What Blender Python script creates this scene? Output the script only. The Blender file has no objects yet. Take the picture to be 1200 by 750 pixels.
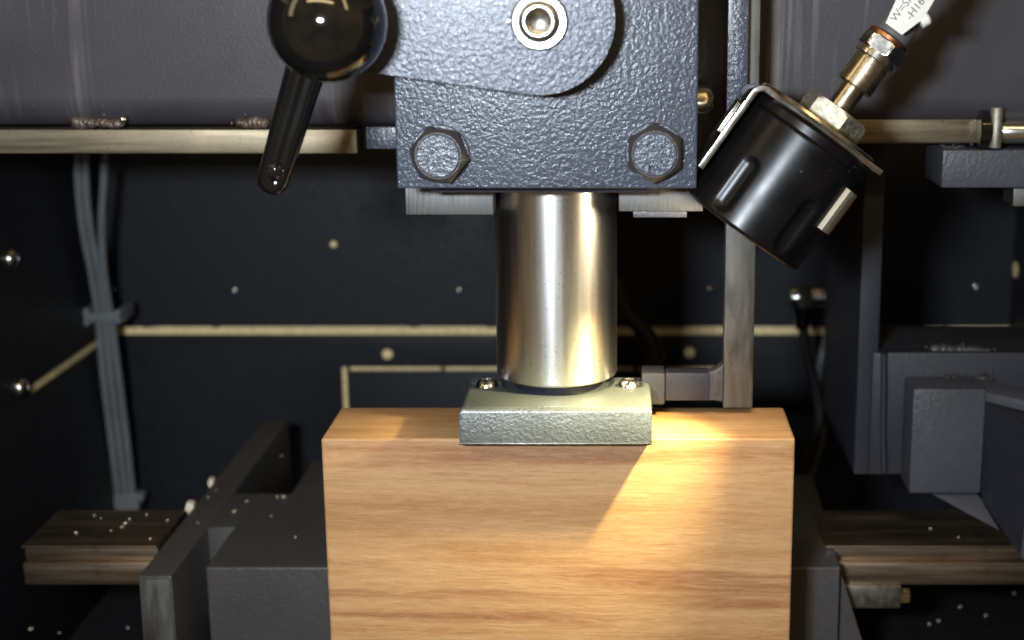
import bpy, bmesh, math, random
from mathutils import Vector, Matrix
random.seed(7)
S = 0.001                     # everything below is written in millimetres
col = bpy.context.scene.collection
sc = bpy.context.scene

# ------------------------------------------------------------------ camera
TH = math.radians(13.03); F = 1750.0; PX0, PY0 = 728.0, 375.0
CAM = Vector((0, -502, 159))
cd = bpy.data.cameras.new('camera'); cam = bpy.data.objects.new('camera', cd); col.objects.link(cam)
cam.location = CAM * S
cam.rotation_euler = (math.radians(90) - TH, 0, 0)
cd.sensor_width = 36; cd.lens = 36 * F / 1200; cd.shift_x = -(PX0 - 600) / 1200
cd.clip_start = 0.02; cd.clip_end = 20
cd.dof.use_dof = True; cd.dof.focus_distance = 0.505; cd.dof.aperture_fstop = 9.5
sc.camera = cam

# ------------------------------------------------------------------ world + lamps + exposure
w = bpy.data.worlds.new('World'); sc.world = w; w.use_nodes = True
wn = w.node_tree; bg = wn.nodes['Background']
tc = wn.nodes.new('ShaderNodeTexCoord'); nz = wn.nodes.new('ShaderNodeTexNoise'); rp = wn.nodes.new('ShaderNodeValToRGB')
nz.inputs['Scale'].default_value = 1.6; nz.inputs['Detail'].default_value = 2
rp.color_ramp.elements[0].position = .35; rp.color_ramp.elements[0].color = (.20, .13, .065, 1)
rp.color_ramp.elements[1].position = .75; rp.color_ramp.elements[1].color = (1.0, .66, .30, 1)
wn.links.new(tc.outputs['Generated'], nz.inputs['Vector']); wn.links.new(nz.outputs['Fac'], rp.inputs['Fac'])
wn.links.new(rp.outputs['Color'], bg.inputs['Color']); bg.inputs['Strength'].default_value = .26

def aim(o, target):
    d = Vector(target) - Vector(o.location); o.rotation_euler = d.to_track_quat('-Z', 'Y').to_euler()
def area(name, loc, target, sx, sy, power, color):
    l = bpy.data.lights.new(name, 'AREA'); l.shape = 'RECTANGLE'; l.size = sx; l.size_y = sy; l.energy = power; l.color = color
    o = bpy.data.objects.new(name, l); col.objects.link(o); o.location = loc; aim(o, target); return o
area('camera_flash', (-.095, -.505, .187), (-.02, 0, .03), .055, .028, 3.6, (.82, .91, 1.0))
area('ceiling_and_fill_lamp', (-.15, -1.35, 1.30), (0, 0, .05), 1.5, .12, 7.0, (1, .76, .38))
area('ceiling_and_fill_lamp', (1.0, -.9, 1.25), (0, 0, .05), .16, 1.0, 3.0, (1, .76, .38))
area('ceiling_and_fill_lamp', (-1.5, -.8, 1.0), (-.1, 0, .05), .3, 1.2, 3.0, (1, .78, .46))  # fill light added at the left so the flat bar's end reflects golden

sc.view_settings.view_transform = 'Standard'; sc.view_settings.look = 'None'
sc.view_settings.exposure = 0.0; sc.view_settings.gamma = 1; sc.view_settings.use_curve_mapping = False

# ------------------------------------------------------------------ measuring: a photograph point at a known depth plane Y
def P(px, py, Y):
    a = (px - PX0) / F; b = (PY0 - py) / F
    d = Vector((a, math.cos(TH) + b * math.sin(TH), -math.sin(TH) + b * math.cos(TH)))
    t = (Y - CAM.y) / d.y
    return CAM + d * t
def X(px, py, Y): return P(px, py, Y).x
def Z(py, Y): return P(PX0, py, Y).z
def YZ(py, z):                # depth at which a level surface of height z shows at row py
    b = (PY0 - py) / F
    return CAM.y + (math.cos(TH) + b * math.sin(TH)) * (z - CAM.z) / (-math.sin(TH) + b * math.cos(TH))

# ------------------------------------------------------------------ materials
def newmat(name):
    m = bpy.data.materials.new(name); m.use_nodes = True
    return m, m.node_tree.nodes, m.node_tree.links, m.node_tree.nodes['Principled BSDF']
def coords(N, L, scale=(1, 1, 1), rot=(0, 0, 0)):
    t = N.new('ShaderNodeTexCoord'); mp = N.new('ShaderNodeMapping')
    mp.inputs['Scale'].default_value = scale; mp.inputs['Rotation'].default_value = rot
    L.new(t.outputs['Object'], mp.inputs['Vector']); return mp.outputs['Vector']
def noise(N, L, vec, scale, detail=3, rough=.5, dist=0):
    n = N.new('ShaderNodeTexNoise'); n.inputs['Scale'].default_value = scale
    n.inputs['Detail'].default_value = detail; n.inputs['Roughness'].default_value = rough
    n.inputs['Distortion'].default_value = dist; L.new(vec, n.inputs['Vector']); return n.outputs['Fac']
def ramp(N, L, fac, stops):
    r = N.new('ShaderNodeValToRGB'); e = r.color_ramp.elements
    while len(e) < len(stops): e.new(.5)
    for i, (p, c) in enumerate(stops):
        e[i].position = p; e[i].color = (c if len(c) == 4 else (*c, 1)) if hasattr(c, '__len__') else (c, c, c, 1)
    L.new(fac, r.inputs['Fac']); return r.outputs['Color']
def mix(N, L, a, b, fac, mode='MIX'):
    m = N.new('ShaderNodeMix'); m.data_type = 'RGBA'; m.blend_type = mode
    for s, v in ((m.inputs[0], fac), (m.inputs[6], a), (m.inputs[7], b)):
        if hasattr(v, 'is_linked'): L.new(v, s)
        elif hasattr(v, '__len__'): s.default_value = (*v[:3], 1)
        else: s.default_value = v
    return m.outputs[2]
def bump(N, L, b, h, dist, strength=1.0, prev=None):
    n = N.new('ShaderNodeBump'); n.inputs['Distance'].default_value = dist; n.inputs['Strength'].default_value = strength
    L.new(h, n.inputs['Height'])
    if prev is not None: L.new(prev, n.inputs['Normal'])
    L.new(n.outputs['Normal'], b.inputs['Normal']); return n.outputs['Normal']

def paint(name, c, rough=.35, bscale=420, bdist=.00035, spec=.5, metal=0, var=.25, dust=.0, coat=0, fine=True):
    """Textured (orange peel / hammer) machine paint."""
    m, N, L, b = newmat(name)
    v = coords(N, L)
    n1 = noise(N, L, v, bscale, 2, .45, .3); n2 = noise(N, L, v, bscale * 2.7, 2, .5)
    big = noise(N, L, v, 22, 5, .6)
    c2 = tuple(x * (1 - var) for x in c); c3 = tuple(x * (1 + var) for x in c)
    base = ramp(N, L, big, [(.3, c2), (.7, c3)])
    if dust:
        d = noise(N, L, v, 170, 6, .75); dm = ramp(N, L, d, [(.62, 0), (.78, 1)])
        mm = N.new('ShaderNodeMath'); mm.operation = 'MULTIPLY'; L.new(dm, mm.inputs[0]); mm.inputs[1].default_value = dust
        base = mix(N, L, base, (.32, .30, .27), mm.outputs[0])
    L.new(base, b.inputs['Base Color'])
    b.inputs['Metallic'].default_value = metal; b.inputs['Specular IOR Level'].default_value = spec
    rr = ramp(N, L, n2, [(.3, rough * .75), (.75, min(1, rough * 1.3))]); L.new(rr, b.inputs['Roughness'])
    if coat: b.inputs['Coat Weight'].default_value = coat; b.inputs['Coat Roughness'].default_value = .2
    p = bump(N, L, b, n1, bdist)
    if fine: bump(N, L, b, n2, bdist * .35, 1, p)
    return m
def steel(name, c=(.55, .54, .52), rough=.3, stretch=(1, 1, 1), sscale=300, stain=(.30, .24, .17), stain_amt=.5, bd=.00005, metal=1.0, lo=.55, hi=.7):
    m, N, L, b = newmat(name)
    v = coords(N, L, stretch); v2 = coords(N, L)
    g = noise(N, L, v, sscale, 4, .6); s = noise(N, L, v2, 45, 6, .65)
    st = ramp(N, L, s, [(lo, 0), (hi, 1)])
    mm = N.new('ShaderNodeMath'); mm.operation = 'MULTIPLY'; L.new(st, mm.inputs[0]); mm.inputs[1].default_value = stain_amt
    gc = ramp(N, L, g, [(.25, tuple(x * .78 for x in c)), (.75, tuple(min(1, x * 1.12) for x in c))])
    L.new(mix(N, L, gc, stain, mm.outputs[0]), b.inputs['Base Color'])
    b.inputs['Metallic'].default_value = metal
    L.new(ramp(N, L, g, [(.2, rough * .7), (.8, min(1, rough * 1.35))]), b.inputs['Roughness'])
    bump(N, L, b, g, bd)
    return m
def plain(name, c, rough=.5, metal=0, spec=.5, var=.15, scale=60, bd=.00005, coat=0):
    m, N, L, b = newmat(name); v = coords(N, L)
    n = noise(N, L, v, scale, 5, .6)
    L.new(ramp(N, L, n, [(.3, tuple(x * (1 - var) for x in c)), (.7, tuple(min(1, x * (1 + var)) for x in c))]), b.inputs['Base Color'])
    L.new(ramp(N, L, n, [(.2, rough * .8), (.8, min(1, rough * 1.2))]), b.inputs['Roughness'])
    b.inputs['Metallic'].default_value = metal; b.inputs['Specular IOR Level'].default_value = spec
    if coat: b.inputs['Coat Weight'].default_value = coat; b.inputs['Coat Roughness'].default_value = .05
    bump(N, L, b, n, bd)
    return m
def wood(name):
    m, N, L, b = newmat(name)
    va = coords(N, L, (1, 1, 1), (0, math.radians(-1.2), 0))
    def st(x, y, z):
        mp = N.new('ShaderNodeMapping'); mp.inputs['Scale'].default_value = (x, y, z); L.new(va, mp.inputs['Vector']); return mp.outputs['Vector']
    band = noise(N, L, st(3.0, 30, 48), 1.0, 6, .62, .5)
    fine = noise(N, L, st(26, 200, 420), 1.0, 4, .65, .4)
    fib = noise(N, L, st(120, 900, 1700), 1.0, 3, .6)
    pore = noise(N, L, st(190, 1000, 1500), 1.0, 2, .5, .2)
    fleck = noise(N, L, st(160, 900, 900), 1.0, 5, .7, 0)
    c = ramp(N, L, band, [(.28, (.30, .135, .055)), (.40, (.41, .220, .090)), (.50, (.49, .295, .140)), (.60, (.32, .145, .060)), (.72, (.53, .345, .19))])
    c = mix(N, L, c, ramp(N, L, fine, [(.3, (.80, .73, .66)), (.68, (1.06, 1.06, 1.06))]), .5, 'MULTIPLY')
    c = mix(N, L, c, ramp(N, L, fib, [(.25, (.75, .72, .68)), (.6, (1, 1, 1))]), .6, 'MULTIPLY')
    c = mix(N, L, c, (.25, .11, .05), ramp(N, L, pore, [(.64, 0), (.74, .35)]))
    c = mix(N, L, c, (.66, .44, .27), ramp(N, L, fleck, [(.48, 0), (.75, .30)]))
    L.new(c, b.inputs['Base Color'])
    L.new(ramp(N, L, fine, [(.3, .58), (.7, .40)]), b.inputs['Roughness']); b.inputs['Specular IOR Level'].default_value = .42
    p = bump(N, L, b, fine, .00007); bump(N, L, b, pore, .00008, 1, p)
    return m

M = {}
M['plate'] = paint('blue_grey_hammer_paint', (.052, .063, .088), .29, 720, .00030, .6, .0, .14, coat=.22)
M['bolt'] = paint('warm_reflection_bolt_paint', (.058, .052, .050), .38, 720, .00012, .5, .2, .35)  # brown of the warm light reflected on the bolt chamfers, put into the colour
M['arm'] = paint('blue_grey_hammer_paint_coarse', (.056, .068, .104), .32, 700, .00026, .5, .0, .14, coat=.16)
M['foot'] = paint('green_grey_cast_paint', (.070, .082, .088), .38, 900, .00022, .8, .1, .38, coat=.2)
M['beam'] = paint('dark_satin_paint', (.046, .042, .048), .48, 900, .00009, .4, 0, .2, dust=.10)
def speckled(m, sc_=1500, lo=.66, col_=(.12, .10, .07), amt=.5):
    N, L = m.node_tree.nodes, m.node_tree.links; b = N['Principled BSDF']
    src = b.inputs['Base Color'].links[0].from_socket
    n = noise(N, L, coords(N, L), sc_, 3, .6); k = noise(N, L, coords(N, L), 60, 4, .6)
    mm = N.new('ShaderNodeMath'); mm.operation = 'MULTIPLY'; L.new(ramp(N, L, n, [(lo, 0), (lo + .06, amt)]), mm.inputs[0]); L.new(ramp(N, L, k, [(.42, 0), (.62, 1)]), mm.inputs[1])
    L.new(mix(N, L, src, col_, mm.outputs[0]), b.inputs['Base Color'])
def scratched(m):
    N, L = m.node_tree.nodes, m.node_tree.links; b = N['Principled BSDF']
    src = b.inputs['Base Color'].links[0].from_socket
    v = coords(N, L, (230, 20, 9)); n = noise(N, L, v, 1.0, 4, .6, .3); gate = noise(N, L, coords(N, L, (14, 9, 12)), 1.0, 2, .5)
    a = ramp(N, L, n, [(.54, 0), (.74, .34)]); g = ramp(N, L, gate, [(.48, 0), (.60, 1)])
    mm = N.new('ShaderNodeMath'); mm.operation = 'MULTIPLY'; L.new(a, mm.inputs[0]); L.new(g, mm.inputs[1])
    L.new(mix(N, L, src, (.34, .30, .28), mm.outputs[0]), b.inputs['Base Color'])
scratched(M['beam'])
M['anvil'] = paint('charcoal_texture_paint', (.054, .051, .050), .42, 620, .00022, .5, 0, .15, dust=.10)
M['dark'] = paint('slate_paint', (.015, .0165, .025), .55, 700, .0001, .5, 0, .2, dust=.10)
M['mid'] = paint('mid_slate_paint', (.052, .054, .066), .42, 650, .0002, .5, 0, .18, dust=.1)
M['panel'] = paint('black_panel_paint', (.0068, .0074, .0108), .55, 240, .00005, .35, 0, .2, dust=.03, fine=False)
M['floor'] = paint('dark_floor_paint', (.010, .010, .011), .6, 240, .00006, .3, 0, .2, dust=.08, fine=False)
M['ram'] = steel('ground_ram_steel', (.74, .73, .70), .36, (40, 40, 1), 14, (.46, .41, .32), .3, .000001)
for _x in M['ram'].node_tree.nodes:
    if _x.type == 'VALTORGB' and abs(_x.color_ramp.elements[0].position - .25) < .001:
        _x.color_ramp.elements[0].color = (.66, .65, .62, 1)
    if _x.type == 'VALTORGB' and abs(_x.color_ramp.elements[0].position - .2) < .001:
        _x.color_ramp.elements[0].color = (.33,) * 3 + (1,); _x.color_ramp.elements[1].color = (.41,) * 3 + (1,)
_n = M['ram'].node_tree; _t = _n.nodes.new('ShaderNodeTangent'); _t.direction_type = 'RADIAL'; _t.axis = 'Z'
_n.links.new(_t.outputs['Tangent'], _n.nodes['Principled BSDF'].inputs['Tangent'])
_n.nodes['Principled BSDF'].inputs['Anisotropic'].default_value = .75; _n.nodes['Principled BSDF'].inputs['Anisotropic Rotation'].default_value = .25
M['bar'] = steel('bare_flat_bar_steel', (.27, .225, .155), .50, (2, 20, 45), 12, (.34, .27, .18), .5, .00001)
M['mild'] = steel('dull_mild_steel', (.27, .25, .22), .45, (1, 1, 1), 300, (.20, .16, .12), .2, .00002)
M['vbar'] = steel('bare_upright_steel', (.165, .16, .148), .50, (30, 30, 6), 10, (.24, .19, .14), .5, .00001)
M['rail'] = steel('oily_rail_steel', (.27, .205, .145), .42, (3, 30, 40), 8, (.10, .07, .045), .7, .00001)
M['knurl'] = steel('machined_guide_steel', (.17, .17, .165), .55, (1100, 10, 3), 1.0, (.30, .28, .24), .3, .0001)
M['bright'] = steel('zinc_steel', (.80, .79, .76), .20, (1, 1, 1), 200, (.6, .55, .42), .4)
M['brass'] = steel('nickel_brass', (.68, .61, .46), .24, (1, 1, 1), 200, (.45, .32, .14), .5)
M['nut'] = steel('nickel_nut', (.42, .40, .33), .58, (1, 1, 1), 600, (.55, .47, .3), .5)
M['copper'] = steel('copper_ring', (.62, .28, .14), .3, (1, 1, 1), 200)
M['black'] = plain('gloss_black_plastic', (.006, .0055, .005), .07, 0, .6, .1, 40, .000004, coat=.6)
M['rod'] = plain('black_lever_enamel', (.006, .006, .006), .16, 0, .6, .2, 60, .00002, coat=.3)
M['lamp'] = plain('black_anodised_metal', (.0045, .004, .0045), .30, .0, .28, .2, 120, .00001)
M['cable'] = plain('grey_cable_sheath', (.15, .16, .165), .24, 0, .5, .1)
M['cabled'] = plain('dark_cable_sheath', (.035, .034, .032), .4, 0, .5, .1)
M['sleeve'] = plain('grey_boot_rubber', (.10, .10, .105), .35)
M['tag'] = plain('white_paper_tag', (.74, .73, .68), .6, var=.05)
M['sticker'] = plain('cream_sticker', (.38, .33, .24), .5, var=.08)
M['ink'] = plain('dark_print', (.13, .13, .14), .6)
M['tan'] = plain('bare_plywood_edge', (.92, .68, .34), .7, var=.2, scale=300, bd=.0002)
M['weld'] = plain('rusty_weld_bead', (.13, .10, .08), .4, .4, var=.5, scale=500, bd=.0004)
M['weldp'] = plain('painted_weld_bead', (.045, .043, .046), .4, 0, var=.3, scale=500, bd=.0003)
M['chip'] = plain('pale_wood_chip', (.68, .60, .46), .8, var=.2, scale=900)
M['wood'] = wood('sapele_wood')
for _k, _a in (('anvil', .5), ('dark', .4), ('panel', .35), ('floor', .7), ('rail', .5), ('mid', .35), ('beam', .2)): speckled(M[_k], 620, .70, (.45, .42, .36), _a)
speckled(M['ram'], 900, .60, (.20, .17, .12), .55); speckled(M['vbar'], 700, .6, (.08, .06, .04), .6); speckled(M['bar'], 700, .62, (.08, .05, .03), .5)
speckled(M['plate'], 160, .60, (.035, .030, .024), .6); speckled(M['lamp'], 700, .70, (.25, .24, .22), .5)
def glow(name, c, s):
    m, N, L, b = newmat(name); b.inputs['Emission Color'].default_value = (*c, 1); b.inputs['Emission Strength'].default_value = s
    return m
M['lens'] = glow('lit_lens', (1, .84, .58), 40)

# ------------------------------------------------------------------ object helpers
def thing(name, loc, label, cat, group=None):
    o = bpy.data.objects.new(name, None); col.objects.link(o); o.location = Vector(loc) * S
    o.empty_display_size = .01; tag(o, label, cat, group); return o
def tag(o, label=None, cat=None, group=None, kind=None):
    if label: o['label'] = label
    if cat: o['category'] = cat
    if group: o['group'] = group
    if kind: o['kind'] = kind
    return o
def wloc(o):
    v = Vector((0, 0, 0))
    while o is not None: v += o.location; o = o.parent
    return v
def obj(name, bm, mat, parent=None, smooth=None):
    """bm holds world millimetres; origin goes to the centre of its bounds."""
    lo = Vector((min(v.co[i] for v in bm.verts) for i in range(3))); hi = Vector((max(v.co[i] for v in bm.verts) for i in range(3)))
    c = (lo + hi) / 2
    bmesh.ops.translate(bm, verts=bm.verts, vec=-c); bmesh.ops.scale(bm, verts=bm.verts, vec=(S, S, S))
    me = bpy.data.meshes.new(name)
    ang = math.radians(38 if smooth is None else smooth)
    for f in bm.faces: f.smooth = True
    for e in bm.edges:
        if len(e.link_faces) == 2 and e.calc_face_angle(0) > ang: e.smooth = False
    bm.to_mesh(me); bm.free()
    me.materials.append(mat)
    o = bpy.data.objects.new(name, me); col.objects.link(o)
    if parent is not None: o.parent = parent; o.location = c * S - wloc(parent)
    else: o.location = c * S
    return o
def bev(bm, r, seg=2, angle=30):
    if r > 0:
        es = [e for e in bm.edges if len(e.link_faces) == 2 and e.calc_face_angle(0) > math.radians(angle)]
        bmesh.ops.bevel(bm, geom=es, offset=r, segments=seg, profile=.6, affect='EDGES', clamp_overlap=True)
    return bm
def box(x0, x1, y0, y1, z0, z1, r=.5, seg=2):
    bm = bmesh.new(); bmesh.ops.create_cube(bm, size=1)
    for v in bm.verts: v.co = Vector(((x0 + x1) / 2 + v.co.x * (x1 - x0), (y0 + y1) / 2 + v.co.y * (y1 - y0), (z0 + z1) / 2 + v.co.z * (z1 - z0)))
    return bev(bm, r, seg)
def prism(pts, ext, r=.4, seg=2):
    """closed polygon pts (world) pushed along ext."""
    bm = bmesh.new(); ext = Vector(ext)
    a = [bm.verts.new(p) for p in pts]; b = [bm.verts.new(Vector(p) + ext) for p in pts]
    bm.faces.new(a); bm.faces.new(b[::-1]); n = len(a)
    for i in range(n): bm.faces.new((a[i], b[i], b[(i + 1) % n], a[(i + 1) % n]))
    bmesh.ops.recalc_face_normals(bm, faces=bm.faces)
    return bev(bm, r, seg, 25)
def frame(axis):
    a = Vector(axis).normalized(); t = Vector((0, 1, 0)) if abs(a.y) < .9 else Vector((1, 0, 0))
    u = a.cross(t).normalized(); v = a.cross(u).normalized(); return a, u, v
def lathe(o, axis, prof, n=64, bm=None, cap=True):
    """prof: list of (distance along axis, radius)."""
    bm = bm or bmesh.new(); a, u, v = frame(axis); o = Vector(o); rings = []
    for (d, r) in prof:
        rings.append([bm.verts.new(o + a * d + (u * math.cos(2 * math.pi * k / n) + v * math.sin(2 * math.pi * k / n)) * r) for k in range(n)])
    for A, B in zip(rings, rings[1:]):
        for k in range(n): bm.faces.new((A[k], A[(k + 1) % n], B[(k + 1) % n], B[k]))
    if cap: bm.faces.new(rings[0][::-1]); bm.faces.new(rings[-1])
    bmesh.ops.recalc_face_normals(bm, faces=bm.faces); return bm
def hexnut(o, axis, d0, d1, r, point, ch=.6, lim0=.92, lim1=.92):
    """hexagonal prism with turned-down corners; one corner points along `point`."""
    bm = bmesh.new(); a, u, v = frame(axis); o = Vector(o); n = 96; rings = []; p = Vector(point)
    rot = math.atan2(p.dot(v), p.dot(u))
    def rad(th, lim):
        q = (th - rot) % (math.pi / 3) - math.pi / 6
        return min(r * math.cos(math.pi / 6) / math.cos(q), lim)
    prof = [(d0, r * lim0)] + [(d0 + ch * t, r * (lim0 + (1 - lim0) * t)) for t in (.33, .66, 1)]
    prof += [(d1 - ch * t, r * (lim1 + (1 - lim1) * t)) for t in (1, .75, .5, .25)] + [(d1, r * lim1)]
    for (d, lim) in prof:
        rings.append([bm.verts.new(o + a * d + (u * math.cos(t) + v * math.sin(t)) * rad(t, lim)) for t in [2 * math.pi * k / n + rot for k in range(n)]])
    for A, B in zip(rings, rings[1:]):
        for k in range(n): bm.faces.new((A[k], A[(k + 1) % n], B[(k + 1) % n], B[k]))
    bm.faces.new(rings[0][::-1]); bm.faces.new(rings[-1])
    bmesh.ops.recalc_face_normals(bm, faces=bm.faces); return bm
def tube(pts, r, n=14, sub=8, rf=None):
    """round tube through pts (Catmull-Rom)."""
    pts = [Vector(p) for p in pts]; q = []
    e = [pts[0] * 2 - pts[1]] + pts + [pts[-1] * 2 - pts[-2]]
    for i in range(1, len(e) - 2):
        for s in range(sub):
            t = s / sub; p0, p1, p2, p3 = e[i - 1:i + 3]
            q.append(.5 * ((2 * p1) + (p2 - p0) * t + (2 * p0 - 5 * p1 + 4 * p2 - p3) * t * t + (-p0 + 3 * p1 - 3 * p2 + p3) * t ** 3))
    q.append(pts[-1]); bm = bmesh.new(); rings = []; u = None
    for i, p in enumerate(q):
        d = (q[min(i + 1, len(q) - 1)] - q[max(i - 1, 0)]).normalized()
        if u is None: u = d.orthogonal().normalized()
        u = (u - d * u.dot(d)).normalized(); v = d.cross(u)
        rr = r if rf is None else rf(i / (len(q) - 1))
        rings.append([bm.verts.new(p + (u * math.cos(2 * math.pi * k / n) + v * math.sin(2 * math.pi * k / n)) * rr) for k in range(n)])
    for A, B in zip(rings, rings[1:]):
        for k in range(n): bm.faces.new((A[k], A[(k + 1) % n], B[(k + 1) % n], B[k]))
    bm.faces.new(rings[0][::-1]); bm.faces.new(rings[-1])
    bmesh.ops.recalc_face_normals(bm, faces=bm.faces); return bm
def blob(c, rx, ry, rz, jitter=.18, seg=16):
    bm = bmesh.new(); bmesh.ops.create_uvsphere(bm, u_segments=seg, v_segments=seg // 2, radius=1)
    for v in bm.verts:
        k = 1 + jitter * (random.random() - .5) + .12 * math.sin(v.co.x * 9)
        v.co = Vector((c[0] + v.co.x * rx * k, c[1] + v.co.y * ry * k, c[2] + v.co.z * rz * k))
    return bm
def join(a, b):
    me = bpy.data.meshes.new('tmp'); b.to_mesh(me); b.free(); a.from_mesh(me); bpy.data.meshes.remove(me); return a
def text(name, s, size, pos, right, up, depth, mat, parent):
    """raised or printed lettering standing on a face."""
    cu = bpy.data.curves.new('t', 'FONT'); cu.body = s; cu.size = size; cu.offset = .10 if depth > .3 else 0; cu.extrude = depth; cu.align_x = 'CENTER'; cu.align_y = 'CENTER'; cu.resolution_u = 3
    to = bpy.data.objects.new('t', cu); col.objects.link(to)
    dg = bpy.context.evaluated_depsgraph_get(); dg.update()
    me = bpy.data.meshes.new_from_object(to.evaluated_get(dg)); bpy.data.objects.remove(to)
    bm = bmesh.new(); bm.from_mesh(me); bpy.data.meshes.remove(me)
    R = Vector(right).normalized(); U = Vector(up); U = (U - R * U.dot(R)).normalized(); W = R.cross(U)
    for v in bm.verts: v.co = Vector(pos) + R * v.co.x + U * v.co.y + W * v.co.z
    return obj(name, bm, mat, parent)
def along_px(p0, p1): return (P(*p1) - P(*p0))

# ================================================================== SETTING: cabinet behind
YB = 300.0
zTop = Z(-120, YB); zStrip1 = Z(382.5, YB); zStrip0 = Z(392.5, YB)
xL = X(135, 385, YB); xR = X(1184, 378, YB)
zF = -235.0
backing = tag(obj('back_wall', box(xL - 30, xR + 30, YB + 1.4, YB + 20, zF - 20, zTop + 60, 0), M['tan']), kind='structure')
def ragged(x0, x1, y0, y1, z0, z1, amp):
    """black painted board whose lower edge is slightly chipped."""
    n = 150; pts = [Vector((x0, y0, z1))]
    for i in range(n + 1):
        xx = x0 + (x1 - x0) * i / n
        k = 0
        if random.random() < .10: k = random.random() * amp
        pts.append(Vector((xx, y0, z0 - k)))
    pts.append(Vector((x1, y0, z1)))
    return prism(pts, (0, y1 - y0, 0), 0)
obj('panel', ragged(xL, xR, YB, YB + 1.2, zStrip1, zTop + 40, 1.1), M['panel'], backing)
hx0, hx1 = X(400.5, 432, YB), X(406, 432, YB); hz1, hz0 = Z(430, YB), Z(434.5, YB)
hxr = X(868, 432, YB); hb = Z(610, YB)
obj('panel', prism([(xL, YB, zStrip0), (xR, YB, zStrip0), (xR, YB, zF), (hxr, YB, zF), (hxr, YB, hz1), (hx0, YB, hz1), (hx0, YB, zF), (xL, YB, zF)], (0, 1.2, 0), .1), M['panel'], backing)
obj('hatch', box(hx1, hxr - 3, YB + .2, YB + 1.2, zF, hz0, .1), M['panel'], backing)
for px in (408, 519, 745):
    obj('bridge', box(X(px - 2, 432, YB), X(px + 2, 432, YB), YB + .1, YB + 1.2, hz0 - .2, hz1 + .2, 0), M['panel'], backing)
for px, py, r in ((454, 415, 2.9), (808, 413, 2.9), (391, 286, 1.8)):
    p = P(px, py, YB); obj('dowel', lathe((p.x, YB + 2, p.z), (0, -1, 0), [(0, r), (2.6, r), (3.0, r * .8)], 24), M['tan'], backing)
# left side wall (plane of constant X) with the bare strip running towards the camera
lw = tag(obj('side_wall', box(xL - 26, xL - 1.4, -120, YB + 5, zF - 20, zTop + 60, 0), M['tan']), kind='structure')
yl = 45.0
obj('panel', box(xL - 1.3, xL - .1, -118, YB - .5, zStrip1, zTop + 40, .2), M['panel'], lw)
obj('panel', box(xL - 1.3, xL - .1, -118, YB - .5, zF, zStrip0, .2), M['panel'], lw)
ym = 0
for yy in range(300, 0, -1):
    v = Vector((xL, yy, zStrip1)) - CAM; f = v.y * math.cos(TH) - v.z * math.sin(TH)
    if PX0 + F * v.x / f < 36: ym = yy; break
obj('cover_strip', box(xL - 1.3, xL - .15, -118, ym, zStrip0 - .3, zStrip1 + .3, 0), M['panel'], lw)
rw = tag(obj('side_wall', box(xR + 16, xR + 26, -120, YB + 5, zF - 20, zTop + 60, 0), M['panel']), kind='structure')
obj('panel', box(xR - .6, xR + 15.5, -118, YB - .5, zF, zTop + 40, .2), M['panel'], rw)
p = P(1184, 315, YB - 4)
obj('dowel', lathe((xR + 1, YB - 6, p.z), (-1, 0, 0), [(0, 4.4), (1.6, 4.4), (2.0, 4)], 24), M['tan'], rw)
tag(obj('floor', box(xL - 30, xR + 30, -160, YB + 20, zF - 12, zF, 0), M['floor']), kind='structure')

def screw(px, py, Y, r, label, axis=(0, -1, 0), on_x=None):
    p = P(px, py, Y) if on_x is None else on_x
    bm = lathe(p, axis, [(0, r), (r * .25, r), (r * .55, r * .75), (r * .72, r * .35), (r * .72, r * .3), (r * .4, r * .26)], 24)
    return tag(obj('screw', bm, M['bright']), label, 'screw')
screw(275, 340, YB, 1.7, 'small silver screw in the black rear panel between the hoses and the lever')
screw(538, 340, YB, 1.7, 'small silver screw in the black rear panel just left of the ram')
screw(134, 339, YB, .9, 'tiny screw in the rear panel just right of the grey hoses')
screw(831, 339, YB, 1.5, 'small dull screw in the rear panel just left of the upright steel bar')
screw(1143, 336, YB, 1.7, 'small dull screw in the rear panel above the slate bracket at the right')
def on_left(px, py):
    a = (px - PX0) / F; b = (PY0 - py) / F
    d = Vector((a, math.cos(TH) + b * math.sin(TH), -math.sin(TH) + b * math.cos(TH)))
    return CAM + d * ((xL - CAM.x) / d.x)
for px, py, lb in ((12, 303, 'domed screw high on the black left side wall above the bare wood strip'), (24, 454, 'domed screw on the black left side wall at the end of the bare wood strip')):
    q = on_left(px, py)
    tag(obj('domed_screw', lathe(q - Vector((1, 0, 0)), (1, 0, 0), [(0, 4.4), (1.6, 4.4), (2.8, 3.9), (4.0, 2.6), (4.5, 1.2), (3.8, .9)], 24), M['bright']), lb, 'screw')

# ================================================================== CROSSBEAM with flat bars
YM = 60.0
bxl, bxr = xL + 1.5, xR - 1.5
zb0 = Z(150, YM); zft = Z(113, YM); rad = zft - zb0
cb = thing('crossbeam', (0, YM + 30, zb0), 'dark dusty painted steel crossbeam running behind the press head with flat bars welded under it', 'steel beam')
pts = []
H = Z(-130, YM)
for k in range(9):
    t = math.pi / 2 * k / 8
    pts.append(Vector((bxl, YM + rad - rad * math.cos(t) , zb0 + rad - rad * math.sin(t))))
pts += [Vector((bxl, YM + 60, zb0)), Vector((bxl, YM + 60, H)), Vector((bxl, YM, H))]
bm = prism(pts, (bxr - bxl, 0, 0), 0)
obj('beam_tube', bm, M['beam'], cb)
YF = YM + 3
b1, b0 = Z(152, YF), Z(180, YF)
obj('flat_bar', box(bxl, X(418, 160, YF), YF, YF + 14, b0, b1, .5), M['bar'], cb)
obj('bar_stub', box(X(428, 160, YF), X(500, 160, YF), YF + 1, YF + 14, Z(175, YF), Z(149, YF), .6), M['plate'], cb)
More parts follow.
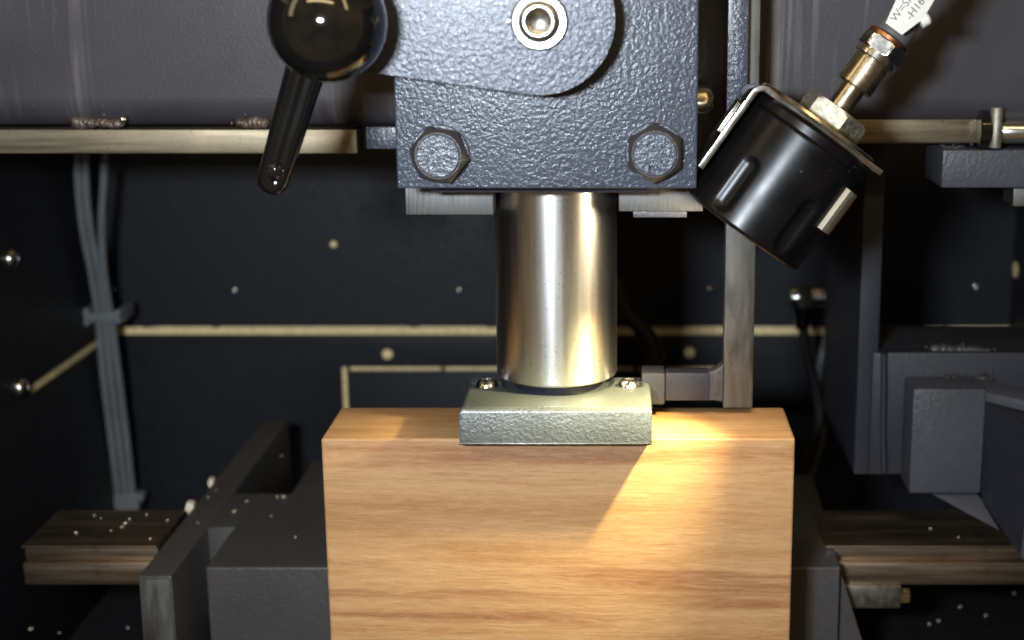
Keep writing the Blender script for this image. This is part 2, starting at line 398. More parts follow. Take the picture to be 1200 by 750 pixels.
obj('flat_bar', box(X(900, 150, YF), X(1145, 150, YF), YF, YF + 14, Z(168, YF), Z(140, YF), .6), M['bar'], cb)
def weld(px0, px1, py, Y, mat, par, name='weld_bead', h=3.2):
    a, b = X(px0, py, Y), X(px1, py, Y); z = Z(py, Y); bm = bmesh.new(); n = max(6, int((b - a) / 1.6)); e = .7
    for i in range(n):
        e = min(1.15, max(.45, e + random.uniform(-.28, .28)))
        join(bm, blob((a + (b - a) * (i + .5) / n, Y + 1.5, z - h * .3 + random.uniform(-.5, .5)), random.uniform(1.8, 3.6), 2.6, h * e, .22, 14))
    for i in range(4):
        join(bm, blob((random.uniform(a - 4, b + 4), Y - .6, z + random.uniform(-1, 2.5)), .6, .6, .6, .2, 8))
    return obj(name, bm, mat, par, 80)
weld(88, 138, 142, YM + 3, M['weld'], cb)
obj('weld_spatter', blob(P(144, 140, YM), 1.3, 1.3, 1.3), M['bright'], cb)
weld(280, 312, 142, YM + 3, M['weld'], cb)
weld(1104, 1128, 171, YM + 5, M['weldp'], cb, h=1.4)
obj('weld_spatter', blob(P(345, 182, YM), 1.6, 1.6, 1.2), M['weld'], cb)

# hinge pin at the right end
hp = thing('hinge_pin', P(1160, 172, YM), 'silver roller pin with a black ring on the grey block at the right edge', 'pin')
def cylx(px0, px1, pyc, Y, r, mat, name, par, n=40):
    a = P(px0, pyc, Y); b = P(px1, pyc, Y); a.z = b.z = (a.z + b.z) / 2
    return obj(name, lathe(a, (1, 0, 0), [(0, r * .94), (.5, r), (b.x - a.x - .5, r), (b.x - a.x, r * .94)], n), mat, par)
cylx(1171, 1290, 154, YM + 4, 4.6, M['bright'], 'shaft', hp)
cylx(1145, 1158, 152, YM + 2, 7.4, M['black'], 'ring', hp)
a = P(1166, 173, YM - 2)
obj('pin', lathe(a, (0, 0, 1), [(0, 2.1), (.4, 2.3), (14.6, 2.3), (15, 2.0)], 28), M['nut'], hp)
gb = thing('support_block', P(1150, 220, YM), 'plain grey painted steel block under the roller pin at the right edge', 'block')
obj('block', box(X(1103, 200, YM), X(1320, 200, YM), YM - 2, YM + 30, Z(220, YM - 2), Z(176, YM - 2), .6), M['mid'], gb)
obj('stud', box(X(1186, 230, YM + 6), X(1320, 230, YM + 6), YM + 4, YM + 20, Z(241, YM + 6), Z(220, YM + 6) , .5), M['vbar'], gb)

# ================================================================== RAILS
YR = 62.0
zr = Z(640, YR)
yrb = YZ(598, zr)
rt = thing('guide_rail', (0, YR + 20, zr - 14), 'oily brown steel guide rail with a stepped edge on both sides of the block', 'rail')
def rail(xa, xb, par, sl=0):
    z = zr; a = Z(658, YR); b = Z(684, YR); 
    obj('rail_top', prism([(xa, YR, z), (xa, yrb, z), (xa, yrb, z - 3), (xa, YR, z - 1.0)], (xb - xa, 0, 0), .15), M['rail'], par)
    obj('rail_web', box(xa + .6, xb, YR + 1.6, yrb - 1, a - .1, z - 1.1 , .3), M['rail'], par)
    obj('rail_foot', box(xa + .4, xb, YR - 1.2, yrb - 1, b, a - .2, .6), M['rail'], par)
rail(X(25, 640, YR), X(183, 640, YR), rt)
rail(X(968, 640, YR), X(1330, 640, YR), rt)
# small clamp piece below the right rail
cp = thing('rail_clamp', P(1020, 712, YR), 'small bare steel clamp piece with a brown bolt under the right rail', 'clamp')
obj('clamp_plate', box(X(985, 700, YR - 3), X(1056, 700, YR - 3), YR - 3, YR + 12, Z(713, YR - 3), Z(687, YR - 3), .6), M['mild'], cp)
obj('clamp_bolt', lathe(P(1050, 698, YR + 2), (1, 0, 0), [(0, 3.4), (5, 3.4), (5.8, 2.6)], 6), M['brass'], cp)

# lower tray
zt = -128.0
tag(obj('tray', box(xL + 34, xR - 4, 20, 200, zt - 6, zt, .8), M['floor']), 'dark flat tray below the rails at the bottom of the machine', 'tray')

# ================================================================== ANVIL behind the block
YA = 44.0; zA = Z(665, YA)
an = thing('anvil_frame', (X(300, 665, YA), YA + 40, zA - 50), 'charcoal textured steel anvil frame with an open slot standing behind the wooden block', 'machine frame')
yp = YZ(675, zA); xa0 = X(162, 675, yp); xa1 = X(201, 675, yp); yend = YZ(492, zA); 
obj('side_plate', box(xa0, xa1, yp, yend, zA - 60, zA, .7), M['anvil'], an)
obj('bare_edge', box(xa0 + .8, xa1 - .8, yp - .6, yp + 1, zA - 60, zA - 1.2, .3), M['vbar'], an)
yb1 = YZ(578, zA); x2 = X(241, 665, YA); x3 = X(985, 665, YA)
def chamf(xl, xr, y0, y1, z0, z1, c):
    return prism([(xl + c, y0, z0), (xr - c * .0, y0, z0), (xr, y0, z1 - 0), (xl, y0, z1)], (0, y1 - y0, 0), .8)
yw0 = YZ(618, zA)
obj('anvil_block', box(x2, X(700, 665, YA), YA, yb1, zA - 60, zA, .9, 3), M['anvil'], an)
obj('web', box(xa1 - .1, x2 + 1, yw0, YZ(578, zA) - .4, zA - 40, zA - .05, .3), M['anvil'], an)
xw = X(290, 578, yb1)
obj('inner_web', box(xw + 14, X(402, 578, yb1) + 20, yb1, YZ(520, zA), zA - 50, zA - 9, .5), M['anvil'], an)
obj('anvil_block', prism([(X(700, 665, YA) + .2, YA, zA), (x3, YA, zA), (X(945, 590, yb1) + 6, yb1 + 25, zA), (X(700, 665, YA) + .2, yb1 + 25, zA)], (0, 0, -60), .9, 3), M['anvil'], an)
# dark brackets to the right of the anvil
obj('gusset', prism([(x3 + 1, YA + 4, zA - 4), (x3 + 14, YA + 4, zA - 44), (x3 + 1, YA + 4, zA - 60)], (0, 8, 0), .5), M['anvil'], an)

# ================================================================== RIGHT FRAME
YP = 92.0
rf = thing('slide_bracket', P(1100, 555, YP), 'slate painted welded bracket with tall post and sloping arm at the right', 'bracket')
obj('post', box(X(1010, 300, YP), X(1034, 300, YP), YP, YP + 100, Z(556, YP), Z(150, YP), .7), M['dark'], rf)
zk = Z(412, YP)
yk = YZ(380, zk)
obj('bracket_plate', box(X(1017, 480, YP) + 1, X(1340, 480, YP), YP - 2, YP + 6, Z(556, YP - 2), zk, .8), M['dark'], rf)
obj('bracket_top', box(X(1036, 400, YP), X(1340, 400, YP), YP + 6.1, yk, zk - 9, zk - 1, .8), M['dark'], rf)
obj('post_weld', tube([P(1036, 414, YP - 2.5), P(1036, 455, YP - 2.5), P(1035, 500, YP - 2.5), P(1036, 553, YP - 2.5)], 1.4, 10), M['dark'], rf)
YQ = 70.0
obj('stop_block', box(X(1068, 520, YQ), X(1152, 520, YQ), YQ, YP - 2.1, Z(578, YQ), Z(456, YQ), .7), M['mid'], rf)
weld(1108, 1160, 443, YP - 4, M['weldp'], rf, h=1.8)
weld(1095, 1160, 409, YP + 2, M['weldp'], rf, h=2.0)
# sloping arm comes towards the camera to the right
arm_pts = [P(1146, 468, YQ + 4), P(1215, 505, 40), P(1260, 560, 30), P(1250, 700, 28), P(1196, 652, 34), P(1150, 585, YQ + 2)]
flat = []
for q in arm_pts: flat.append(Vector((q.x, q.y, q.z)))
bm = bmesh.new()
a = [bm.verts.new(q) for q in flat]; b = [bm.verts.new(q + Vector((10, 16, 0))) for q in flat]
bm.faces.new(a); bm.faces.new(b[::-1])
for i in range(6): bm.faces.new((a[i], b[i], b[(i + 1) % 6], a[(i + 1) % 6]))
bmesh.ops.triangulate(bm, faces=[f for f in bm.faces if len(f.verts) > 4]); bmesh.ops.recalc_face_normals(bm, faces=bm.faces)
obj('sloping_arm', bm, M['dark'], rf)
obj('arm_rib', prism([P(1118, 452, YQ + 10), P(1240, 478, 52), P(1240, 492, 52), P(1118, 462, YQ + 10)], (0, 14, 2), .6), M['mid'], rf)
obj('gusset', prism([P(1092, 579, YQ + 3), P(1146, 579, YQ + 3), P(1172, 622, YQ - 8)], (0, 3, 0), .2), M['mid'], rf)

# ================================================================== HOSES left
YH = 282.0
zch = [(97, 120), (97, 200), (102, 262), (113, 320), (121, 372), (127, 440), (137, 520), (146, 596)]
def hose(off, path, r, label):
    dep = {120: 222, 200: 232, 262: 242, 320: 252, 372: 260, 440: 266, 520: 274, 596: 281}
    pts = [P(x + off, y, dep[y]) for x, y in path]
    return tag(obj('hose', tube(pts, r, 14), M['cable']), label, 'hose', 'grey hoses hanging down the rear panel')
hose(-6, zch, 2.0, 'leftmost of the three grey hoses hanging on the rear panel')
hose(1, [(101, 120), (99, 200), (104, 262), (115, 320), (122, 372), (129, 440), (139, 520), (148, 596)], 2.0, 'middle one of the three grey hoses, pressed against the left one')
hose(3, [(120, 120), (119, 200), (116, 262), (119, 320), (127, 372), (136, 440), (146, 520), (154, 596)], 2.0, 'rightmost grey hose that stands apart above the clip')
YH0, YH = YH, 261; pc = P(120, 371, YH - 4)
clip = tag(obj('hose_clip', join(join(box(pc.x - 9.5, pc.x + 9.5, YH - 6, YH - 3.4, pc.z - 2.4, pc.z + 2.4, .8), box(pc.x - 9.8, pc.x - 6.5, YH - 6.5, YH + 18, pc.z - 4.6, pc.z + 4.6, .8)), box(pc.x + 6.5, pc.x + 9.8, YH - 6.4, YH + 18, pc.z - 3.6, pc.z + 3.6, .8)), M['cable']), 'grey plastic clip holding the three hoses on the rear panel', 'clip')
YH = YH0; pc = P(150, 588, YH - 4)
tag(obj('hose_boot', join(box(pc.x - 8, pc.x + 6, YH - 5, YH + 4, pc.z - 5, pc.z + 4, 1.2), box(pc.x - 4, pc.x + 9, YH - 6, YH + 2, pc.z + 1, pc.z + 5, 1)), M['cable']), 'grey plastic fitting where the hoses end behind the left rail', 'fitting')

# cable gland and cables right of the upright bar
YG = 240.0
gl = thing('cable_gland', P(946, 350, YG), 'dull metal cable gland standing out behind the black lamp', 'cable gland')
cylx(926, 968, 348, YG, 5.0, M['bright'], 'gland_body', gl)
cylx(934, 950, 349, YG, 7.0, M['cabled'], 'gland_nut', gl, 6)
obj('gland_outlet', lathe(P(941, 356, YG), (0, 0, -1), [(0, 5), (8, 4.4), (13, 3.4)], 24), M['black'], gl)
tag(obj('cable', tube([P(941, 370, YG), P(944, 410, YG), P(954, 450, YG), P(960, 490, YG), P(950, 530, YG), P(935, 570, YG), P(925, 620, YG)], 2.6), M['cabled']), 'dark cable dropping from the gland and curving left behind the block', 'cable')
tag(obj('cable', tube([P(975, 330, YG + 20), P(972, 385, YG + 15), P(962, 420, YG + 10), P(957, 465, YG + 8), P(963, 510, YG + 8), P(950, 560, YG + 8), P(930, 620, YG + 8)], 2.2), M['cable']), 'thinner grey cable crossing the dark one right of the upright bar', 'cable')
tag(obj('cable', tube([P(722, 330, YG), P(735, 365, YG), P(752, 385, YG), P(766, 410, YG), P(772, 450, YG), P(770, 520, YG)], 4.6), M['cabled']), 'thick dark cable looping out behind the right side of the ram', 'cable')

# ================================================================== WOODEN BLOCK
wx0, wx1 = X(376, 514, 0), X(932, 514, 0)
def block_mesh():
    bm = box(wx0, wx1, 0, 39, -105, 0, 1.0, 3)
    return bm
wb = tag(obj('wooden_block', block_mesh(), M['wood']), 'reddish brown hardwood block standing upright under the press foot', 'wooden block')

# ================================================================== RAM AND FOOT
fx0, fx1 = X(538, 521, -3), X(764, 521, -3)
cy = 28.0; cx = (X(583, 440, cy) + X(723, 440, cy)) / 2
fy0 = YZ(521.5, .25); fzt = Z(477, fy0 + 1); fy1 = YZ(441, fzt); print('foot', fy0, fzt, fy1)
fx0, fx1 = X(538.5, 521, fy0), X(764, 521, fy0)
rm = thing('press_ram', (cx, cy, .3), 'bright steel ram with a green grey cast foot pressing on the wooden block', 'press ram')
R0 = (X(723, 440, cy) - X(583, 440, cy)) / 2
zc0 = Z(455.5, cy - R0)
obj('ram_column', lathe((cx, cy, zc0), (0, 0, 1), [(0, R0 - 1.0), (.5, R0 - .3), (1.2, R0), (120, R0)], 128), M['ram'], rm)
obj('ram_neck', lathe((cx, cy, fzt - 2.2), (0, 0, 1), [(0, 15.5), (1.5, 15.5), (zc0 - fzt + 2.3, 17)], 64), M['dark'], rm)
# foot: block with a shallow spherical dish and two counterbores, built as a fine height field on top
def foot_mesh():
    zt_ = fzt; nx, ny = 136, 88; y0, y1 = fy0, fy1; bm = bmesh.new()
    hyy = YZ(455, fzt - 1.5); holes = [(X(570.5, 455, hyy), hyy), (X(737, 455, hyy), hyy)]
    g = []
    for j in range(ny + 1):
        row = []
        for i in range(nx + 1):
            x = fx0 + (fx1 - fx0) * i / nx; y = y0 + (y1 - y0) * j / ny; z = zt_
            d = math.hypot(x - cx, y - cy)
            if d < 21: z -= 1.6 * min(1, (21 - d) / 2.0)
            for hx, hy in holes:
                dh = math.hypot(x - hx, y - hy)
                if dh < 5.3: z = zt_ - 3.4 * min(1, (5.3 - dh) / .4)
            e = min(x - fx0, fx1 - x, y - y0, y1 - y)
            if e < 2.0: z -= 2.0 - math.sqrt(max(0, 2.0 ** 2 - (2.0 - e) ** 2))
            z += .05 * math.sin(x * 3.1 + y * 2.3)
            row.append(bm.verts.new((x, y, z)))
        g.append(row)
    for j in range(ny):
        for i in range(nx): bm.faces.new((g[j][i], g[j][i + 1], g[j + 1][i + 1], g[j + 1][i]))
    rim = [g[0][i] for i in range(nx + 1)] + [g[j][nx] for j in range(1, ny + 1)] + [g[ny][i] for i in range(nx - 1, -1, -1)] + [g[j][0] for j in range(ny - 1, 0, -1)]
    low = []
    for k, v in enumerate(rim):
        low.append(bm.verts.new((v.co.x, v.co.y, .25 + .18 * math.sin(k * .7) * random.random())))
    n = len(rim)
    for k in range(n): bm.faces.new((rim[k], low[k], low[(k + 1) % n], rim[(k + 1) % n]))
    bm.faces.new(low)
    bmesh.ops.recalc_face_normals(bm, faces=bm.faces)
    return bm, holes
fm, holes = foot_mesh()
ft = obj('foot', fm, M['foot'], rm, 50)
for hx, hy in holes:
    bm = lathe((hx, hy, fzt - 3.3), (0, 0, 1), [(0, 4.3), (2.2, 4.3), (3.6, 3.9), (4.8, 3.0), (5.4, 1.9), (5.3, 1.7), (3.6, 1.5)], 32)
    obj('cap_screw', bm, M['bright'], ft)
lip = obj('bare_lip', box(fx0 + .6, fx1 - .6, fy0 - .3, fy0 + .3, .3, .9, .12), M['bright'], ft)

# ================================================================== PRESS HEAD
YPf = -28.0
px0, px1 = X(465.5, 221, YPf), X(816.5, 221, YPf); pz0 = Z(221, YPf); pz1 = Z(-90, YPf)
ph = thing('press_housing', ((px0 + px1) / 2, YPf + 30, pz0), 'blue grey hammer painted press head with two painted hex bolts and steel guides below', 'press head')
obj('front_plate', box(px0, px1, YPf, YPf + 14, pz0, pz1, .7, 3), M['plate'], ph)
obj('head_body', box(px0 + 8, px1 - 14, YPf + 14.1, 58, Z(221, 8) + 1.6, pz1 - 1, .8), M['dark'], ph)
yg = 6.0
gz = Z(252, yg)
obj('guide_block', box(X(475, 240, yg), X(578, 240, yg), yg, yg + 30, gz, Z(215, yg), .5), M['knurl'], ph)
obj('guide_block', box(X(725, 240, yg), X(824, 240, yg), yg, yg + 30, gz + 1.2, Z(215, yg), .5), M['knurl'], ph)
obj('guide_shim', box(X(742, 252, yg), X(805, 252, yg), yg + 1, yg + 28, gz - 1.0, gz + 1.1, .2), M['mid'], ph)
obj('rear_plate', box(X(795, 60, 50), X(853, 60, 50), 46, 58, Z(200, 50), pz1 + 20, .5), M['beam'], ph)
def bolt(px, py, rot, t1, t2, trot):
    c = P(px, py, YPf); ax = (0, -1, 0)
    obj('washer', lathe(c, ax, [(0, 9.4), (.9, 9.4), (1.3, 9.0)], 48), M['plate'], ph)
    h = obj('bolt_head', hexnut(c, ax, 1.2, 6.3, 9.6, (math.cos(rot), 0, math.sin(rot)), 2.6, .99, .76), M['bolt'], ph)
    obj('crown', lathe(c + Vector((0, -6.4, 0)), ax, [(-.4, 7.0), (.5, 6.9), (.75, 6.5)], 48), M['plate'], h, 14)
    r = Vector((math.cos(trot), 0, math.sin(trot))); u = Vector((-math.sin(trot), 0, math.cos(trot)))
    if t1: text('marking', t1, 4.4, c + Vector((0, -7.3, 0)) + u * 2.2, r, u, .5, M['plate'], h)
    if t2: text('marking', t2, 3.4, c + Vector((0, -7.3, 0)) - u * 3.0, r, u, .5, M['plate'], h)
bolt(516, 180, math.radians(-10), '8.8', '', math.radians(150))
bolt(767, 178, math.radians(-30), '8.8', 'MFC', math.radians(12))
# bare brass coloured screw end on the side of the head
sb = P(822, 118, 0)
so = obj('side_screw', lathe((sb.x - 8, 0, sb.z), (1, 0, 0), [(0, 4.6), (9, 4.6), (11.0, 3.6), (11.8, 2)], 32), M['brass'], ph)
obj('side_washer', lathe((sb.x - 8.5, 8, sb.z - 1), (1, 0, 0), [(0, 7), (10.8, 7), (12, 6.4)], 40), M['dark'], ph)

# ================================================================== CAM ARM with LEVER AND BALL KNOB
YC = -47.0
c1 = P(632, 22, YC); r1 = 83 * .273; c2 = P(398, 18, YC); r2 = 57 * .273
hl = thing('hand_lever', (c1.x, YPf, c1.z), 'pivoted blue grey arm with glossy black ball knob and lever rod', 'hand lever')
def tangent_pts():
    d = c2 - c1; L = math.hypot(d.x, d.z); th = math.atan2(d.z, d.x); al = math.acos((r1 - r2) / L)
    pts = []; n = 72
    a0 = th + al; a1 = th - al + 2 * math.pi
    for k in range(n + 1):
        t = a0 + (a1 - a0) * k / n; pts.append(Vector((c1.x + r1 * math.cos(t), YC, c1.z + r1 * math.sin(t))))
    b0_, b1_ = th - al, th + al
    for k in range(33):
        t = b0_ + (b1_ - b0_) * k / 32; pts.append(Vector((c2.x + r2 * math.cos(t), YC, c2.z + r2 * math.sin(t))))
    return pts
bm = prism(tangent_pts(), (0, YPf - YC - 7, 0), 0)
es = [e for e in bm.edges if len(e.link_faces) == 2 and e.calc_face_angle(0) > 1.0]
bmesh.ops.bevel(bm, geom=es, offset=.6, segments=2, affect='EDGES')
obj('arm_plate', bm, M['arm'], hl)
obj('spacer', lathe((c1.x, YPf, c1.z), (0, -1, 0), [(0, 15), (7.3, 15)], 48), M['dark'], hl)
ps = P(632, 25, YC)
pv = obj('pivot_screw', lathe((ps.x, YC + .5, ps.z), (0, -1, 0), [(0, 5.6), (1.5, 5.9), (3.6, 5.9), (4.4, 5.3), (4.6, 4.7), (4.5, 3.5), (4.2, 3.1), (2.2, 3.0), (1.6, 1.0)], 48), M['bright'], hl)
obj('washer', lathe((ps.x, YC + .3, ps.z), (0, -1, 0), [(0, 8.6), (1.2, 8.6), (1.8, 8.0), (1.7, 6.3), (1.3, 5.9)], 48), M['bright'], pv)
obj('circlip', box(ps.x - 9.8, ps.x - 8.2, YC - .6, YC + .1, ps.z - .7, ps.z + .7, .2), M['bright'], pv)
YBall = -68.0
bc = P(383.5, 26, YBall); rb = 66.5 * .2555
obj('ball_knob', lathe(bc, (0, -1, 0), [(rb * -math.cos(math.pi * k / 48) , max(.02, rb * math.sin(math.pi * k / 48))) for k in range(2, 49)], 96), M['black'], hl, 60)
obj('knob_stem', lathe((bc.x, YC + 4, bc.z), (0, -1, 0), [(0, 6), (12, 5)], 32), M['rod'], hl)
ra, rb_ = P(366, 55, -40), P(315, 228, -40)
d = (rb_ - ra).normalized(); side = d.cross(Vector((0, 1, 0))).normalized(); Lr = (rb_ - ra).length
def lever_rod():
    bm = bmesh.new(); n = 40; rings = []
    for k in range(50):
        t = k / 49; s = Lr * t + 0
        wd = 6.4 - 1.7 * t; th = 5.4 - 1.4 * t
        rem = (1 - t) * Lr
        if rem < wd: q = math.sqrt(max(.001, 1 - ((wd - rem) / wd) ** 2)); wd *= q; th *= q
        c = ra + d * s; ring = []
        for j in range(n):
            a = 2 * math.pi * j / n
            px_, py_ = math.cos(a), math.sin(a)
            groove = .9 * math.exp(-((px_ - .25) / .16) ** 2) * (1 if py_ < 0 else 0) * (1 if .05 < t < .9 else 0)
            ring.append(bm.verts.new(c + side * px_ * wd + Vector((0, 1, 0)) * (py_ * th + groove)))
        rings.append(ring)
    for A, B in zip(rings, rings[1:]):
        for j in range(n): bm.faces.new((A[j], A[(j + 1) % n], B[(j + 1) % n], B[j]))
    bm.faces.new(rings[0][::-1]); bm.faces.new(rings[-1]); bmesh.ops.recalc_face_normals(bm, faces=bm.faces); return bm
lr = obj('lever_rod', lever_rod(), M['rod'], hl, 70)
tp = P(323, 199, -42.5)
obj('tip_button', blob(tp, 2.7, 3.1, 3.6, 0, 24), M['rod'], lr, 80)

# ================================================================== UPRIGHT STOP BAR
YV = 30.0
vb = thing('upright_bar', P(865, 478, YV), 'worn bare steel upright bar beside the ram with a painted lug and link arm', 'steel bar')
vx0, vx1 = X(847.5, 470, YV), X(882, 470, YV)
vz = Z(478, YV)
obj('bar', box(vx0, vx1, YV, YV + 7.5, max(vz, .2), 175, .4), M['vbar'], vb)
obj('lug', box(X(852.5, 50, YV - 6), X(877, 50, YV - 6), YV - 6, YV - .1, Z(190, YV - 6), 176, .5), M['plate'], vb)
lz0, lz1 = Z(470, YV - 2), Z(437, YV - 2)
obj('link_arm', box(X(752, 450, YV - 4), X(779, 450, YV - 4), YV - 5, YV + 7, max(.6, lz0 - .5), lz1 + .6, .7), M['dark'], vb)
obj('link_arm', box(X(779, 450, YV - 2) + .1, X(832, 450, YV - 2), YV - 2, YV + 6, max(.8, lz0), lz1, .8), M['dark'], vb)
lx = X(832, 450, YV - 2); prof = [(lx - 1.6, lz0 + .1)] + [(lx - 1.6 + (vx0 - lx + 1.5) * t, lz0 + .1 - .2 * t - 0.4 * t * t) for t in (.5, 1)]
prof += [(lx - 1.6 + (vx0 - lx + 1.5) * t, lz1 - .1 + 3.4 * t ** 2.2) for t in (1, .85, .7, .55, .4, .2, 0)]
obj('weld_fillet', prism([(x, YV - 1.2, z) for x, z in prof], (0, 6, 0), .5, 3), M['weldp'], vb, 60)

# ================================================================== LAMP
YL = -15.0
T = P(953.5, 152, YL); Mo = P(867.5, 270, YL - 2)
ax = (Mo - T); LL = ax.length; ax.normalize()
k_ = (P(1000, 150, YL) - P(900, 150, YL)).length / 100      # mm per pixel here
Rl = 82 * k_
fa, fu, fv = frame(ax)
toward = Vector((0, -1, 0)); toward = (toward - ax * toward.dot(ax)).normalized()
rightp = ax.cross(toward).normalized()
if rightp.x < 0: rightp = -rightp
lamp = thing('machine_lamp', T, 'black fluted cylindrical lamp on a bent steel bracket tilted beside the press head', 'lamp')
def lamp_body():
    bm = bmesh.new(); n = 216; m = 90; rings = []
    prof = [(0, Rl - 4), (0, Rl - 1.2), (.5, Rl - .4), (1.2, Rl)]
    for j in range(m + 1): prof.append((1.2 + (LL - 2.2) * j / m, Rl))
    prof += [(LL - .4, Rl - .4), (LL, Rl - 1.2), (LL, Rl - 3.2), (LL - 9, Rl - 3.6)]
    s0, s1, hw = 66 * k_, 139 * k_, 12 * k_
    for (s, r) in prof:
        ring = []
        for i in range(n):
            a = 2 * math.pi * i / n; dr = 0
            if 1.5 < s < LL - 1 and r == Rl:
                for q in range(6):
                    ca = math.radians(-34 + 61 * q)
                    da = (a - ca + math.pi) % (2 * math.pi) - math.pi; x = da * Rl
                    dd = abs(x) if s0 + hw < s < s1 - hw else math.hypot(x, min(abs(s - (s0 + hw)), abs(s - (s1 - hw))))
                    if dd < hw: dr = max(dr, 1.5 * (1 - (dd / hw) ** 2) ** .8)
                if abs(s - 15 * k_) < .35: dr = .5
            ring.append(bm.verts.new(T + ax * s + (toward * math.cos(a) + rightp * math.sin(a)) * (r - dr)))
        rings.append(ring)
    for A, B in zip(rings, rings[1:]):
        for i in range(n): bm.faces.new((A[i], A[(i + 1) % n], B[(i + 1) % n], B[i]))
    bm.faces.new(rings[0]); bmesh.ops.recalc_face_normals(bm, faces=bm.faces); return bm
obj('housing', lamp_body(), M['lamp'], lamp, 50)
obj('lens', lathe(T + ax * (LL - 8.5), ax, [(0, Rl - 3.9), (1, Rl - 3.9)], 48), M['lens'], lamp)
# bent bracket: outline in the (rightp, ax) plane, pushed along the depth direction
def L2(s, a, dep=0): return T + rightp * s + ax * a + toward * dep
tk = 1.9; wdt = 13.0
path_o = [(Rl + 1.2, -tk)]; path_i = [(Rl + 1.2, -.15)]
xo = -(Rl + 9 * k_); ro = 4.0
path_o += [(xo + ro - ro * math.sin(t), -tk + ro - ro * math.cos(t)) for t in [math.pi / 2 * k / 8 for k in range(9)]]
path_i += [(xo + ro - (ro - tk) * math.sin(t), -tk + ro - (ro - tk) * math.cos(t)) for t in [math.pi / 2 * k / 8 for k in range(9)]]
legL = 112 * k_
poly = [L2(s, a, wdt) for s, a in path_o] + [L2(xo, legL, wdt), L2(xo + tk, legL, wdt)] + [L2(s, a, wdt) for s, a in path_i[::-1]]
br = obj('bracket', prism(poly, toward * (-2 * wdt), .25), M['bright'], lamp)
obj('bracket_slot_strip', prism([L2(xo - .8, 26 * k_, wdt * .4), L2(xo - .8, 66 * k_, wdt * .4), L2(xo, 66 * k_, wdt * .4), L2(xo, 26 * k_, wdt * .4)], toward * -8, .1), M['bright'], br)
obj('washer', lathe(T + ax * (-tk), -ax, [(0, Rl - .5), (.9, Rl - .7), (1.2, Rl - 1.3)], 96), M['brass'], lamp)
up = -ax; off = 9.0 * k_; To = T + rightp * off
def A(px): return px * k_
obj('lock_nut', hexnut(To, up, A(8), A(36), A(42), toward * math.cos(.19) + rightp * math.sin(.19), 1.3, .93, .93), M['nut'], lamp)
cn = obj('connector', lathe(To, up, [(A(30), A(15)), (A(66), A(15)), (A(67), A(19)), (A(68), A(23)), (A(102), A(23)), (A(103), A(20)), (A(106), A(20))], 64), M['brass'], lamp)
obj('collar', lathe(To, up, [(A(104), A(24)), (A(105), A(27)), (A(110), A(27)), (A(111), A(24)), (A(113), A(24))], 64), M['bright'], cn)
obj('hex_collar', hexnut(To, up, A(113), A(130), A(29), toward * math.cos(.2) + rightp * math.sin(.2), .6), M['bright'], cn)
obj('sealing_ring', lathe(To, up, [(A(129), A(25)), (A(131), A(27)), (A(135), A(27)), (A(138), A(22))], 64), M['copper'], cn)
obj('cable_boot', lathe(To, up, [(A(136), A(22)), (A(160), A(21)), (A(170), A(19)), (A(175), A(16))], 48), M['sleeve'], lamp)
e0 = To + up * A(170)
obj('cable', tube([e0, e0 + up * 14 + Vector((.5, 0, 0)), e0 + up * 32 + Vector((3, 3, 0)), e0 + up * 60 + Vector((10, 8, 0))], A(15)), M['cable'], lamp)
# side label
q = math.radians(62)
nrm = toward * math.cos(q) + rightp * math.sin(q); tng = (-toward * math.sin(q) + rightp * math.cos(q))
def Lb(t, s, h): return T + nrm * (Rl + h) + tng * t + ax * s
lab = obj('label_plate', prism([Lb(-5.2, 33 * k_, -1.2), Lb(5.2, 33 * k_, -1.2), Lb(5.2, 89 * k_, -1.2), Lb(-5.2, 89 * k_, -1.2)], nrm * 2.3, .3), M['sticker'], lamp)
obj('printed_line', prism([Lb(-1.6, 40 * k_, 1.12), Lb(-.3, 40 * k_, 1.12), Lb(-.3, 82 * k_, 1.12), Lb(-1.6, 82 * k_, 1.12)], nrm * .06, 0), M['ink'], lab)
# paper tag tied along the cable
Yt = YL - 10
tagpts = [P(x, y, Yt) for x, y in ((1038, 27), (1057, 41), (1082, 22), (1108, -22), (1120, -60), (1080, -60), (1052, -4))]
tg = tag(obj('cable_tag', prism(tagpts, (0, .8, 0), .1), M['tag']), 'white printed tag on the cable above the brass connector', 'tag')
dirt = (P(1110, -34, Yt) - P(1064, 26, Yt)).normalized(); upv = Vector((-dirt.z, 0, dirt.x))
text('printing', 'W=SNZ2', 3.6, P(1063, 2, Yt) + Vector((0, -.04, 0)), dirt, upv, .03, M['ink'], tg)
text('printing', '-H1691', 3.6, P(1077, 5, Yt) + Vector((0, -.04, 0)), dirt, upv, .03, M['ink'], tg)
tag(obj('tie_nub', lathe(P(1078, 26, Yt + 2), (P(1088, 20, Yt) - P(1074, 28, Yt)), [(0, 2.2), (2.6, 2.2), (3.2, 1.6)], 20), M['tag']), 'pale plastic tie end sticking out behind the white cable tag', 'cable tie')
# light of the lamp itself
sl = bpy.data.lights.new('lamp_light', 'SPOT'); sl.energy = 3.9; sl.color = (1, .81, .36); sl.spot_size = math.radians(64); sl.spot_blend = .95; sl.shadow_soft_size = .003
so_ = bpy.data.objects.new('lamp_light', sl); col.objects.link(so_)
lp = L2(Rl * .55, LL + .6, 6)
so_.location = lp * S; so_.parent = None; aim(so_, Vector((-.002, -.006, .004)))

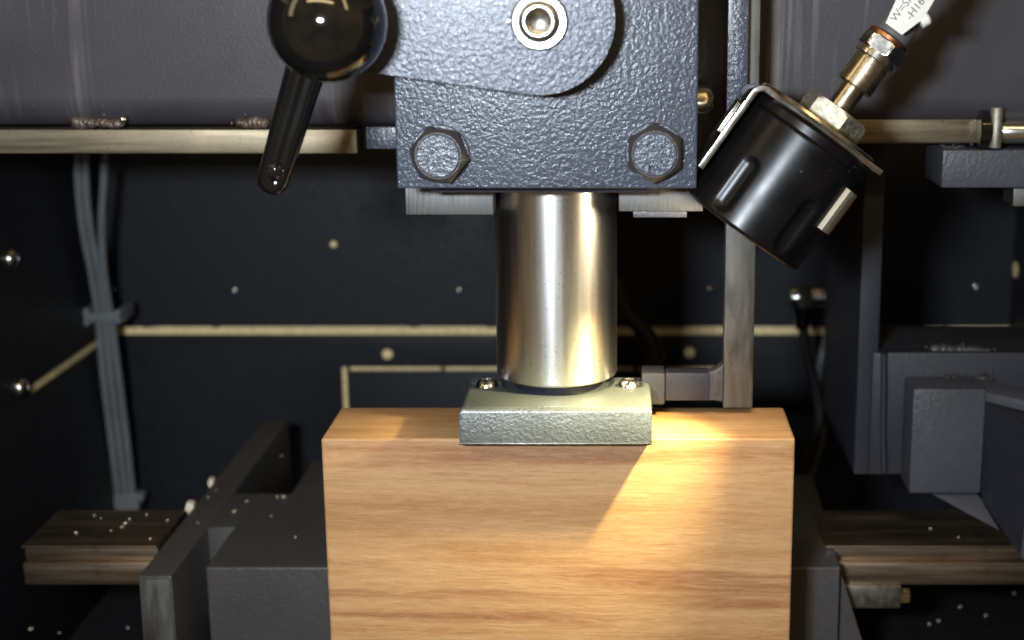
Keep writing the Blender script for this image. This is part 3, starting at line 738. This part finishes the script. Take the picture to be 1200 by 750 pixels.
# ================================================================== WOOD CHIPS
def chip(p, s, lb='small pale wood chip lying on the dark machine parts', grp='wood chips scattered over anvil and rail'):
    bm = bmesh.new(); bmesh.ops.create_icosphere(bm, subdivisions=1, radius=1)
    rx, ry, rz = s * random.uniform(.7, 1.5), s * random.uniform(.6, 1.2), s * random.uniform(.3, .6)
    R = Matrix.Rotation(random.uniform(0, 3), 3, 'Z')
    for v in bm.verts:
        v.co = R @ Vector((v.co.x * rx, v.co.y * ry, v.co.z * rz)) * random.uniform(.75, 1.2)
        v.co += Vector(p) + Vector((0, 0, rz))
    return tag(obj('wood_chip', bm, M['chip'], None, 10), lb, 'wood chip', grp)
for px, py, s in ((244, 583, .7), (289, 588, .8), (275, 600, 1.0), (325, 583, .8), (332, 583, .8), (330, 535, .7), (346, 630, .5), (232, 613, .6), (253, 575, .4), (318, 605, .4)):
    chip((X(px, py, YZ(py, zA)), YZ(py, zA), zA), s, 'small pale wood chip on top of the charcoal anvil frame', 'wood chips on the anvil frame')
for px, py, s in ((147, 614, .9), (152, 609, .7), (89, 625, .7), (130, 622, .6), (172, 604, .6), (111, 604, .5), (176, 632, .7), (143, 618, .6), (196, 610, .6), (118, 608, .4)):
    chip((X(px, py, YZ(py, zr)), YZ(py, zr), zr), s, 'small pale wood chip on top of the left guide rail', 'wood chips on the left rail')
for px, py, s in ((1090, 620, .6), (1123, 630, .5)):
    chip((X(px, py, YZ(py, zr)), YZ(py, zr), zr), s, 'tiny pale wood chip on top of the right guide rail', 'wood chips on the right rail')
for px, py, k, lb in ((221, 594, .85, 'larger wedge shaped wood scrap at the side plate edge, nearer the camera'), (244, 565, .6, 'smaller wedge shaped wood scrap farther back at the side plate edge')):
    yy = YZ(py, zA); x0 = xa0 - .2
    tag(obj('wood_scrap', prism([(x0, yy, zA + 1.5 * k), (x0 - 3.6 * k, yy + 1, zA + 1.9 * k), (x0 - 4.4 * k, yy, zA - 1.5 * k), (x0 - 2.6 * k, yy - .5, zA - 4.4 * k), (x0, yy, zA - 1.6 * k)], (0, 4, 0), .2), M['chip']), lb, 'wood scrap')
for px, py, s in ((36, 738, .9), (150, 736, .7), (70, 742, .5), (1155, 722, .8), (1100, 728, 1.0), (1125, 712, .9), (1188, 696, .8), (1089, 732, .8)):
    yy = YZ(py, zt); chip((X(px, py, yy), yy, zt), s, 'small pale wood chip on the dark tray at the bottom', 'wood chips on the tray')
